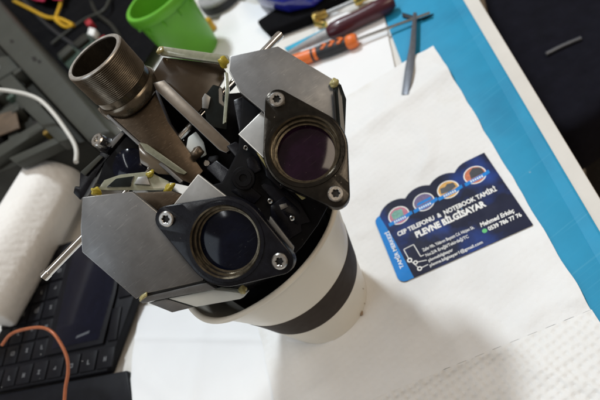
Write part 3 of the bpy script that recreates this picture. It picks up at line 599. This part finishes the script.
for c, mk, mk2 in zip(IC, ('pink_ink', 'violet_ink', 'yellow_ink', 'orange_ink'), ('teal_ink', 'card_blue', 'dark_ink', 'dark_ink')):
    card_mesh('picture_ring', disc(c, 7.3), 0.36, 0.385, 'white_ink')
    card_mesh('picture', disc(c, 6.6), 0.385, 0.39, mk)
    x, y = c
    shp = {'pink_ink': [(x - 4.4, y - 1.5), (x + 3, y - 2.2), (x + 3.6, y + 4), (x - 2, y + 5), (x - 4.6, y + 3)],
           'violet_ink': [(x - 5.5, y - 1), (x + 5, y - 0.6), (x + 6, y + 1.6), (x - 4, y + 1.2)],
           'yellow_ink': [(x - 5.4, y - 1), (x + 0, y - 2.2), (x + 5.4, y - 0.5), (x + 5, y + 3.4), (x + 1, y + 4.6), (x - 1, y + 3), (x - 4.4, y + 3.6)],
           'orange_ink': [(x - 3.4, y - 1.8), (x + 6, y - 1.6), (x + 5.6, y + 3.6), (x + 1, y + 6.1), (x - 2.4, y + 3.4)]}[mk]
    card_mesh('picture_shape', shp, 0.39, 0.395, mk2)
    card_mesh('picture_ribbon', [(x - 8.6, y - 5.4), (x - 4, y - 5.0), (x + 4, y - 4.8), (x + 8.8, y - 3.6), (x + 8.8, y - 0.8), (x + 4, y - 1.8), (x - 4, y - 2.2), (x - 8.6, y - 2.6)], 0.395, 0.40, 'card_blue')
    for k in range(6): card_mesh('ribbon_letter', [(x - 4.6 + k * 1.5, y - 4.3), (x - 3.7 + k * 1.5, y - 4.2), (x - 3.7 + k * 1.5, y - 2.7), (x - 4.6 + k * 1.5, y - 2.8)], 0.40, 0.402, 'white_ink')
def text(body, x0, y0, width, height, m='white_ink', bold=0.02, rot=0.0, shear=0.0):
    cu = bpy.data.curves.new('lettering', 'FONT'); cu.body = body; cu.size = 1; cu.offset = bold; cu.shear = shear; cu.resolution_u = 3
    o = bpy.data.objects.new('lettering', cu); COL.objects.link(o)
    bpy.context.view_layer.update()
    me = bpy.data.meshes.new_from_object(o.evaluated_get(bpy.context.evaluated_depsgraph_get()))
    bpy.data.objects.remove(o); me.name = 'lettering'
    xs = [v.co.x for v in me.vertices]; ys = [v.co.y for v in me.vertices]
    cap = 0.73
    for v in me.vertices:
        x = (v.co.x - min(xs)) / (max(xs) - min(xs)) * width; y = v.co.y / cap * height
        c, s = math.cos(rot), math.sin(rot)
        v.co = Vector((x0 + x * c - y * s, y0 + x * s + y * c, 0.405)) * MM
    me.materials.clear(); me.materials.append(M[m]); return new_obj('lettering', me, card)
text('CEP TELEFONU  &  NOTEBOOK TAMİRİ', 10.6, 32.6, 67.6, 3.5, bold=0.035)
text('PLEVNE BİLGİSAYAR', 21.0, 25.6, 47.0, 4.7, bold=0.05)
text('Zafer Mh. Yıldırım Beyazıt Cd. Hüşen Sk.', 21.0, 14.2, 34.0, 2.3, bold=0.015)
text('No:2/A Ereğli/Tekirdağ/TC', 21.4, 9.9, 28.0, 2.3, bold=0.015)
text('plevnebilgisayar', 21.6, 5.9, 16.0, 2.2, bold=0.015)
text('plevne.bilgisayar1@gmail.com', 21.0, 2.3, 34.0, 2.2, bold=0.015)
text('Mehmed Erkılıç', 58.6, 13.0, 21.4, 3.2, bold=0.03, shear=0.2)
text('0539 786 77 76', 61.6, 8.4, 20.6, 2.9, bold=0.03)
text('TAMİR MERKEZİ', 6.2, 9.5, 30.5, 2.6, bold=0.02, rot=math.pi / 2)
card_mesh('phone_mark', disc((59.3, 9.7), 1.5, 20), 0.36, 0.40, 'green_ink')
def line(pts, w=0.5):
    for (xa, ya), (xb, yb) in zip(pts, pts[1:]):
        dx, dy = xb - xa, yb - ya; l = math.hypot(dx, dy); nx_, ny_ = -dy / l * w / 2, dx / l * w / 2
        card_mesh('print_line', [(xa + nx_, ya + ny_), (xa - nx_, ya - ny_), (xb - nx_, yb - ny_), (xb + nx_, yb + ny_)], 0.36, 0.395, 'white_ink')
line([(11, 14.2), (10.4, 21.7), (17.4, 22.0), (18.3, 11.8), (20.6, 11.8)]); line([(14.6, 9.2), (20.8, 7.6)]); line([(15.4, 4.2), (20.4, 4.4)]); line([(11.6, 12), (14.4, 4.8)], 0.4)
for c, r in (((11.2, 12.6), 1.7), ((13.9, 9.3), 1.5), ((14.7, 4.2), 1.6)):
    card_mesh('print_dot', disc(c, r, 20), 0.36, 0.398, 'white_ink'); card_mesh('print_dot_centre', disc(c, r * 0.5, 14), 0.398, 0.402, 'card')

# ------------------------------------------------------------------ tools on the paper
def axis_len(a, b): v = Vector(b) - Vector(a); return v.normalized(), v.length
# orange and black screwdriver
o0 = (74.6, 428.4, 9.0); o1 = (131.1, 389.8, 9.0); o2 = (188.8, 357.1, 6.0)
sd = thing('screwdriver', 'orange and black handled screwdriver lying on the white paper', 'screwdriver', (o0[0], o0[1], 2.5))
ax, ln = axis_len(o0, o1)
k = ln / 68
lathe('handle_grip', [(0, 20 * k), (5.6, 20 * k), (6.2, 24 * k), (5.3, 30 * k), (6.0, 38 * k), (5.6, 50 * k), (4.6, 58 * k), (4.2, 62 * k), (0, 62 * k)], o0, ax, 'grip', sd, seg=24)
lathe('handle_end', [(0, -6 * k), (4.6, -5 * k), (6.2, -1 * k), (6.5, 8 * k), (6.2, 22 * k), (5.7, 29 * k), (0, 29 * k)], o0, ax, 'orange', sd, seg=24)
lathe('handle_collar', [(0, 58 * k), (5.2, 58 * k), (6.6, 60 * k), (6.6, 65 * k), (5.4, 68 * k), (2.4, 68.5 * k), (0, 68.5 * k)], o0, ax, 'orange', sd, seg=24)
e1, e2, _ = frame(ax, (0, 0, 1))
for q in range(3):                      # orange chevrons let into the upper side of the grip
    s0 = (34 + q * 8) * k
    pts = [(s0, -3.4), (s0 + 4.2 * k, -1.0), (s0, 3.2), (s0 + 3.2 * k, 3.2), (s0 + 7 * k, -1.0), (s0 + 3.2 * k, -3.4)]
    prism('grip_chevron', [Vector(o0) + ax * s + e2 * w + e1 * 6.4 for s, w in pts], e1 * -2.5, 'orange', sd, bevel=0.2)
tube('shaft', [Vector(o0) + ax * 67 * k, o2], 1.5, 'steel', sd, seg=12, n=1)
# maroon screwdriver
r0 = (178.8, 398.5, 11.0); r1 = (118.6, 424.4, 11.0); r2 = (78.8, 445.3, 9.0)
sm_ = thing('screwdriver', 'dark maroon handled screwdriver lying beside the orange and black screwdriver', 'screwdriver', (r0[0], r0[1], 2.5))
ax, ln = axis_len(r0, r1)
lathe('handle', [(0, -3), (5, -2), (7.6, 3), (8.2, ln * 0.25), (7.4, ln * 0.5), (8.4, ln * 0.75), (8.0, ln * 0.9), (5.5, ln * 0.98), (0, ln)], r0, ax, 'maroon', sm_, seg=28)
ax2, ln2 = axis_len(r1, r2)
lathe('neck', [(0, -2), (5.2, -1), (4.2, ln2 * 0.4), (2.2, ln2 * 0.8), (1.2, ln2), (0, ln2)], r1, ax2, 'clearish', sm_, seg=20)
tag(prism('probe_stick', [(83.3, 460.1, 3.0), (170.4, 420.0, 3.0), (169.1, 414.7, 3.0), (82.6, 452.8, 3.0)], (0, 0, 4), 'cyan', None, bevel=0.6), 'thin cyan stick lying between white paper and maroon screwdriver', 'stick')
# rod with brass ends
g0 = (130.8, 463.7, 8.0); g1 = (174.1, 438.3, 8.0)
rb_ = thing('brass_ended_rod', 'thin metal rod with two brass fittings lying behind the maroon screwdriver', 'rod', (g0[0], g0[1], 3))
axg, lg = axis_len(g0, g1)
tube('rod', [g0, g1], 2.0, 'clearish', rb_, seg=12, n=1)
for s in (0, lg - 6): lathe('brass_fitting', [(0, -6 + s), (5.5, -6 + s), (5.5, 0 + s), (4.2, 2 + s), (4.2, 7 + s), (2.8, 9 + s), (0, 9 + s)], g0, axg, 'gold', rb_, seg=6 if s == 0 else 24, bevel=0.3)
lathe('brass_nozzle', [(0, -9), (3.4, -9), (3.4, 5), (0, 5)], (125.9, 450.2, 7.0), (0.3, -1, 0.1), 'gold', rb_, seg=20, bevel=0.3)
# grey spudger across the towel edge
sg = [(180.8, 370.1, 8.5), (182.3, 366.9, 8.5), (154.8, 332.6, 8.5), (138.2, 313.7, 8.5), (116.2, 291.4, 8.5), (113.3, 296.8, 8.5), (132.9, 318.3, 8.5), (153.0, 338.6, 8.5)]
tag(prism('spudger', sg, (0, 0, -2.2), 'greytool', None, bevel=0.5), 'flat grey prying tool lying across the edge of the white paper towel', 'prying tool')
tp = [(178.9, 386.5, 4.0), (180.7, 373.6, 4.0), (185.0, 361.7, 4.0), (191.8, 356.2, 4.0), (183.3, 359.5, 4.0), (178.1, 368.7, 4.0), (175.4, 381.8, 4.0)]
tag(prism('shadow_piece', tp, (0, 0, -2), 'grip', None, bevel=0.5), 'small dark shadow, built solid, on the blue mat under the screwdriver shaft', 'shadow')  # dark shadow by the shaft end, built as a solid piece

# ------------------------------------------------------------------ things at the back of the bench
po = [(83.2, 495.8), (84.9, 529.1), (115.9, 523.4), (108.0, 587.6), (126.6, 687.1), (213.1, 488.9), (168.1, 461.5), (126.8, 466.3)]
tag(slab('pouch', po, 1.0, 13, 'blackcloth', None, bevel=3, segs=3), 'flat black pouch lying behind the white papers', 'pouch')
bl = [(105.4, 580.3), (100.7, 538.6), (112.2, 492.6), (133.0, 469.3), (151.8, 470.5), (165.1, 514.1), (132.0, 606.8)]
tag(slab('blue_case', bl, 13, 34, 'bluecase', None, bevel=6, segs=4), 'glossy dark blue plastic case lying on the black pouch', 'case')
# green bucket
bx, by = (14.7, 578.2)
bk = thing('bucket', 'small bright green plastic bucket standing behind the optical head', 'bucket', (bx, by, 0))
lathe('bucket_body', [(0, 0), (26, 0), (27.5, 2), (35, 78), (33.4, 78), (26, 4), (0, 4)], (bx, by, 0), (0, 0, 1), 'green', bk, seg=64)
lathe('bucket_rim', [(33.2, 70), (36.2, 70), (38.0, 71), (38.6, 74), (38.6, 79), (37.4, 81), (33.4, 81), (33.0, 79)], (bx, by, 0), (0, 0, 1), 'green', bk, seg=64, closed=True)
for k in range(10):
    a = k * 2 * math.pi / 10
    c = Vector((bx + 36.6 * math.cos(a), by + 36.6 * math.sin(a), 62)); t_ = Vector((-math.sin(a), math.cos(a), 0)); r_ = Vector((math.cos(a), math.sin(a), 0))
    prism('rim_rib', [c + t_ * -1, c + t_ * 1, c + t_ * 1 + Vector((0, 0, 8)), c + t_ * -1 + Vector((0, 0, 8))], r_ * -3.4, 'green', bk, bevel=0.3)
# tape reel and cap
rc = (82.4, 640.1, 0.0)
rl = thing('tape_reel', 'clear reel with a yellow core lying behind the green bucket', 'reel', rc)
lathe('reel_ring', [(17, 1), (28, 1), (29, 2), (29, 19), (28, 20), (17, 20), (16, 18), (16, 3)], rc, (0, 0, 1), 'clearish', rl, seg=48, closed=True)
lathe('reel_band', [(29.1, 6), (30, 6), (30, 15), (29.1, 15)], rc, (0, 0, 1), 'grip', rl, seg=48, closed=True)
lathe('reel_core', [(0, 0.5), (11, 0.5), (12, 8), (9, 16), (0, 17)], rc, (0, 0, 1), 'yellow', rl, seg=32)
yc = (46.5, 600.3, 0.0)
tag(lathe('bottle_cap', [(0, 2.5), (5.2, 2.5), (5.6, 4), (5.4, 15), (4.6, 17), (0, 17.5)], yc, (0, 0, 1), 'yellow', None, seg=24), 'small yellow cap standing on the paper beside the green bucket', 'cap')

# black cloth with red cloth, cables and a small circuit box
bc = sheet('black_cloth', [(-121.3, 556.6), (-1.8, 658.3), (140.1, 820.6), (-287.1, 1591.3)], 2.0, 'blackcloth', nx=60, ny=60, amp=9, scale=0.012, edge=4, seed=4)
tag(bc, 'crumpled black cloth on the bench behind the threaded tube', 'cloth')
rd = sheet('red_cloth', [(-158.4, 1124.6), (-104.9, 1001.0), (-88.5, 1046.6), (-172.4, 1242.1)], 14, 'redcloth', nx=24, ny=24, amp=14, scale=0.02, edge=5, seed=6, thick=2)
tag(rd, 'small pink red cloth lying on the black cloth', 'cloth')
tag(tube('yellow_cable', [(-202.2, 1236.8, 16.0), (-171.8, 1115.2, 16.0), (-145.9, 1011.8, 16.0), (-123.2, 953.8, 16.0), (-106.6, 888.7, 16.0)], 3.2, 'yellow', None), 'yellow cable crossing the black cloth below the red cloth', 'cable', 'yellow cables on the black cloth')
tag(tube('yellow_cable', [(-104.3, 1037.8, 18.0), (-114.0, 1003.2, 18.0), (-124.2, 978.2, 18.0), (-129.5, 955.9, 18.0), (-117.7, 895.7, 18.0), (-104.3, 879.1, 18.0)], 2.8, 'yellow', None), 'yellow cable hanging from the red cloth down to the other yellow cable', 'cable', 'yellow cables on the black cloth')
for k, pp in enumerate([[(-189.2, 1256.5, 12.0), (-149.6, 979.3, 12.0), (-108.8, 779.8, 12.0), (-81.4, 679.0, 12.0)], [(-60.4, 984.1, 13.0), (-65.1, 878.4, 13.0), (-54.6, 787.8, 13.0), (-53.5, 693.7, 13.0)], [(-26.4, 898.6, 15.0), (-52.2, 856.1, 15.0), (-87.4, 877.8, 15.0), (-130.5, 883.9, 15.0), (-150.6, 883.9, 15.0)]]):
    tag(tube('cable', pp, 3.4 - 0.5 * k, ('grip', 'chassis_dark', 'chassis')[k], None), ('thick black cable running over the black cloth towards the threaded tube', 'dark grey cable on the black cloth nearest the green bucket', 'lighter grey cable curving over the black cloth above the circuit module')[k], 'cable')
q0 = [(-148.0, 824.3), (-88.2, 828.2), (-77.6, 755.1), (-135.8, 748.3)]
cbx = thing('circuit_box', 'dark circuit module with red and white connectors behind the threaded tube', 'module', (q0[0][0], q0[0][1], 8))
slab('board', q0, 10, 14, 'pcb', cbx, bevel=0.4)
for pp, mk, hh in (([(-144.0, 813.0), (-121.1, 814.3), (-117.7, 791.1), (-140.5, 786.8)], 'chassis', 22), ([(-117.1, 815.6), (-94.2, 816.8), (-91.9, 790.4), (-112.3, 789.8)], 'chassis_dark', 20), ([(-82.1, 811.5), (-75.5, 789.7), (-82.7, 773.1), (-89.3, 794.2)], 'white_ink', 24), ([(-85.5, 841.8), (-75.8, 841.8), (-74.6, 820.1), (-84.1, 820.1)], 'redbit', 24), ([(-78.8, 757.5), (-68.6, 755.1), (-67.6, 736.6), (-77.6, 738.9)], 'redbit', 22)):
    slab('connector', pp, 14, hh, mk, cbx, bevel=1.0)

# ------------------------------------------------------------------ opened grey computer chassis on the left
chs = thing('computer_chassis', 'opened grey metal computer chassis standing at the left of the bench', 'chassis', (-208.7, 718.8, 0.0))
CT = [(-232.8, 1304.3), (-78.6, 368.6), (-98.7, 379.3), (-227.9, 1001.4)]
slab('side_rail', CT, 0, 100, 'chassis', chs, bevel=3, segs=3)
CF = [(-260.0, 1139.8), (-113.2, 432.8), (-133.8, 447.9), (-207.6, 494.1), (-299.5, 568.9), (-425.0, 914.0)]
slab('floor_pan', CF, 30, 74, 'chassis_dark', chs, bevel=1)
IL = [(-235.1, 953.8), (-120.4, 430.8), (-132.4, 439.4), (-241.6, 857.7)]
slab('inner_ledge', IL, 74, 86, 'chassis', chs, bevel=1.5)
for pts in [[(-206.3, 594.8), (-152.1, 580.7), (-146.7, 554.5), (-207.0, 567.3)], [(-208.0, 525.5), (-137.6, 501.6), (-133.9, 483.5), (-208.6, 500.6)], [(-187.6, 483.7), (-125.9, 450.4), (-123.5, 437.6), (-179.4, 464.2)]]:
    slab('cross_bar', pts, 74, 84, 'chassis', chs, bevel=1.2)
for pts in [[(-178.6, 505.0), (-139.4, 500.2), (-133.1, 476.8), (-172.9, 485.8)], [(-161.9, 522.7), (-141.7, 521.1), (-139.2, 510.9), (-159.4, 510.5)]]:
    slab('slot', pts, 74, 74.6, 'socket', chs, bevel=0)
for pts in [[(-155.2, 714.0), (-150.8, 709.4), (-148.6, 696.2), (-153.0, 699.1)], [(-130.6, 612.6), (-125.6, 606.9), (-124.4, 592.9), (-129.2, 598.3)], [(-124.4, 592.9), (-120.8, 588.2), (-120.5, 579.0), (-124.0, 583.6)]]:
    slab('screw_hole', pts, 99, 100.3, 'socket', chs, bevel=0)
for k, (px_, sz, hh, mk) in enumerate(zip([(-189.9, 633.6), (-172.6, 591.9), (-152.5, 547.5), (-204.6, 633.6), (-157.4, 634.5), (-179.4, 657.7), (-151.7, 510.0), (-180.7, 523.7), (-202.8, 544.3), (-143.5, 478.0), (-170.0, 558.3), (-162.4, 503.4), (-141.3, 531.4), (-189.3, 698.3)], (14, 9, 12, 16, 11, 8, 10, 13, 18, 7, 9, 8, 7, 12), (12, 16, 9, 14, 18, 10, 9, 8, 12, 10, 14, 9, 12, 20), ('chassis', 'pcb', 'chassis', 'socket', 'chassis', 'rust', 'socket', 'chassis', 'socket', 'gold', 'chassis', 'pcb', 'chassis', 'clearish'))):
    slab('component', [(px_[0] - sz * 0.5, px_[1] - sz * 0.4), (px_[0] + sz * 0.5, px_[1] - sz * 0.6), (px_[0] + sz * 0.5, px_[1] + sz * 0.4), (px_[0] - sz * 0.5, px_[1] + sz * 0.6)], 73.5, 74 + hh, mk, chs, bevel=0.8)
RB = [(-198.8, 586.0), (-170.6, 559.8), (-168.7, 516.2), (-200.3, 537.9)]
slab('rusty_bracket', RB, 84.5, 87, 'rust', chs, bevel=2)
PB2 = [(-199.8, 758.6), (-169.3, 712.9), (-158.2, 654.8), (-202.6, 671.6)]
slab('drive_cover', PB2, 74, 88, 'chassis', chs, bevel=2)
tag(tube('white_cable', [(-154.7, 511.1, 130.4), (-143.1, 502.9, 122.2), (-131.6, 489.1, 115.5), (-124.1, 475.2, 108.6), (-120.2, 455.7, 100.4), (-118.7, 435.5, 91.6), (-118.1, 418.7, 86.0), (-119.5, 407.9, 83.7), (-122.1, 394.1, 84.1)], 1.9, 'whitecable', None, seg=12), 'white cable arching over the grey chassis to the paper roll', 'cable')
# ------------------------------------------------------------------ paper roll
pr0 = (-158.9, 487.0, 42.0); pr1 = (-269.1, 376.3, 42.0)
axr, lr = axis_len(pr0, pr1)
def wob(t, z): return 1 + 0.025 * math.sin(3 * t + z * 0.05) + 0.015 * math.sin(7 * t + 1)
prl = thing('paper_roll', 'white roll of paper towel lying between the grey chassis and the keypad', 'paper roll', (pr0[0], pr0[1], 0))
lathe('roll_paper', [(6, 1.5), (9, 1.0), (10, 1.6), (12, 0.6), (13, 1.3), (15, 0.3), (16, 1.0), (18, 0.4), (19, 1.2), (21, 0.9), (22.5, 2.0), (23, 1.6), (26, 4), (29, 10), (30, 22), (30.5, lr * 0.5), (30.5, lr), (28, lr + 2), (6, lr + 1)], pr0, axr, 'paper_roll', prl, seg=64, closed=True, rfun=wob, angle=60)
lathe('roll_core', [(5, 2), (6, 2), (6, lr), (5, lr)], pr0, axr, 'rust', prl, seg=32, closed=True)

# ------------------------------------------------------------------ black keypad with its dark screen
KO = Vector((-192.4, 273.5, 12.0))
KX = Vector((0.8639, -0.5036, 0)); KY = Vector((-KX.y, KX.x, 0.10)); KY.normalize(); KN = KX.cross(KY)
def kp(x, y, z=0): return KO + KX * x + KY * y + KN * z
kd = thing('keypad', 'black keypad with white legends round a dark glossy screen', 'keypad', (KO.x, KO.y, 0))
def kslab(name, pts, z0, z1, m, parent=kd, bevel=0.6, **k):
    return prism(name, [kp(x, y, z0) for x, y in pts], KN * (z1 - z0), m, parent, bevel, **k)
kslab('keypad_body', [(-125, -8), (9, -8), (25, 48), (25, 118), (-125, 118)], -11, -2.2, 'keybody', bevel=1.5)
kslab('front_bar', [(-125, -34), (35, -34), (25, -9), (-125, -9)], -11, -5.5, 'keybody', bevel=1.5)
kslab('screen_frame', [(-58, 12.5), (3, 12.5), (7.5, 52), (7.5, 112), (-58, 112)], -2.2, 0.6, 'key', bevel=0.8)
kslab('screen', [(-50.5, 16.5), (-1.5, 16.5), (4.5, 53), (4.5, 108), (-50.5, 108)], 0.6, 1.0, 'screen', bevel=0.2)
kslab('screen_mark', [(-26, 21), (-13, 23), (-12, 25), (-25, 23)], 1.0, 1.1, 'greytool', bevel=0)
def box(x, y, w, h): return [(x - w / 2, y - h / 2), (x + w / 2, y - h / 2), (x + w / 2, y + h / 2), (x - w / 2, y + h / 2)]
keys = [(-112 + 17.0 * i, 1.5, 15.4, 15.0) for i in range(8)] + [(x, 20 + 17 * j, 14.8, 15.2) for j in range(6) for x in (-66.5, -83, -99.5, -116)] + [(16.2, 56 + 18.5 * j, 13, 16.8) for j in range(4)] + [(10.2, 27, 9, 26)]
kobs = [(x, y, kslab('key', box(x, y, w, h), -2.2, -0.6, 'key', bevel=0.7)) for (x, y, w, h) in keys]
def mark(x, y, sh):
    ko = min(kobs, key=lambda k: (k[0] - x) ** 2 + (k[1] - y) ** 2)[2]; bm = bmesh.new()
    for (dx, dy, w, h) in sh:
        bm = prism_bm([kp(px, py, -0.6) for px, py in box(x + dx * 0.7, y + dy * 0.7, w * 0.75, h * 0.7)], KN * 0.08, bm)
    finish('key_legend', bm, 'legend', ko)
glyphs = [[(-2.4, 0, .9, 4.5), (0, 1.6, 3, .9), (0, -1.8, 3, .9), (2.4, 0, .9, 4.5)], [(0, 0, 1, 5), (1.4, -2, 3, .8)], [(-1.2, 0, .9, 5), (1.4, 0, .9, 5), (0, 0, 3, .8)], [(0, 1.8, 3.4, .9), (0, -1.8, 3.4, .9), (0, 0, 1, 4)], [(0, 0, 3.4, .9), (0.8, 1.4, .9, 3)]]
for i in range(8): mark(-112 + 17.0 * i, 0.6, glyphs[i % 5])
for j in range(6):
    for q, x in enumerate((-66.5, -83, -99.5)): mark(x + 1.5, 21 + 17 * j, glyphs[(j + q * 2 + 1) % 5])
tag(tube('copper_wire', [(-231.5, 300.2, 58.0), (-221.3, 300.0, 60.7), (-210.1, 295.0, 61.3), (-195.9, 285.6, 60.4), (-188.2, 275.5, 58.8), (-186.4, 265.3, 54.2), (-186.9, 255.3, 49.9), (-191.1, 248.5, 45.8), (-199.1, 243.3, 40.7), (-206.9, 235.1, 35.3)], 1.15, 'copper', None, seg=12), 'orange brown wire arching over the black keypad', 'wire')
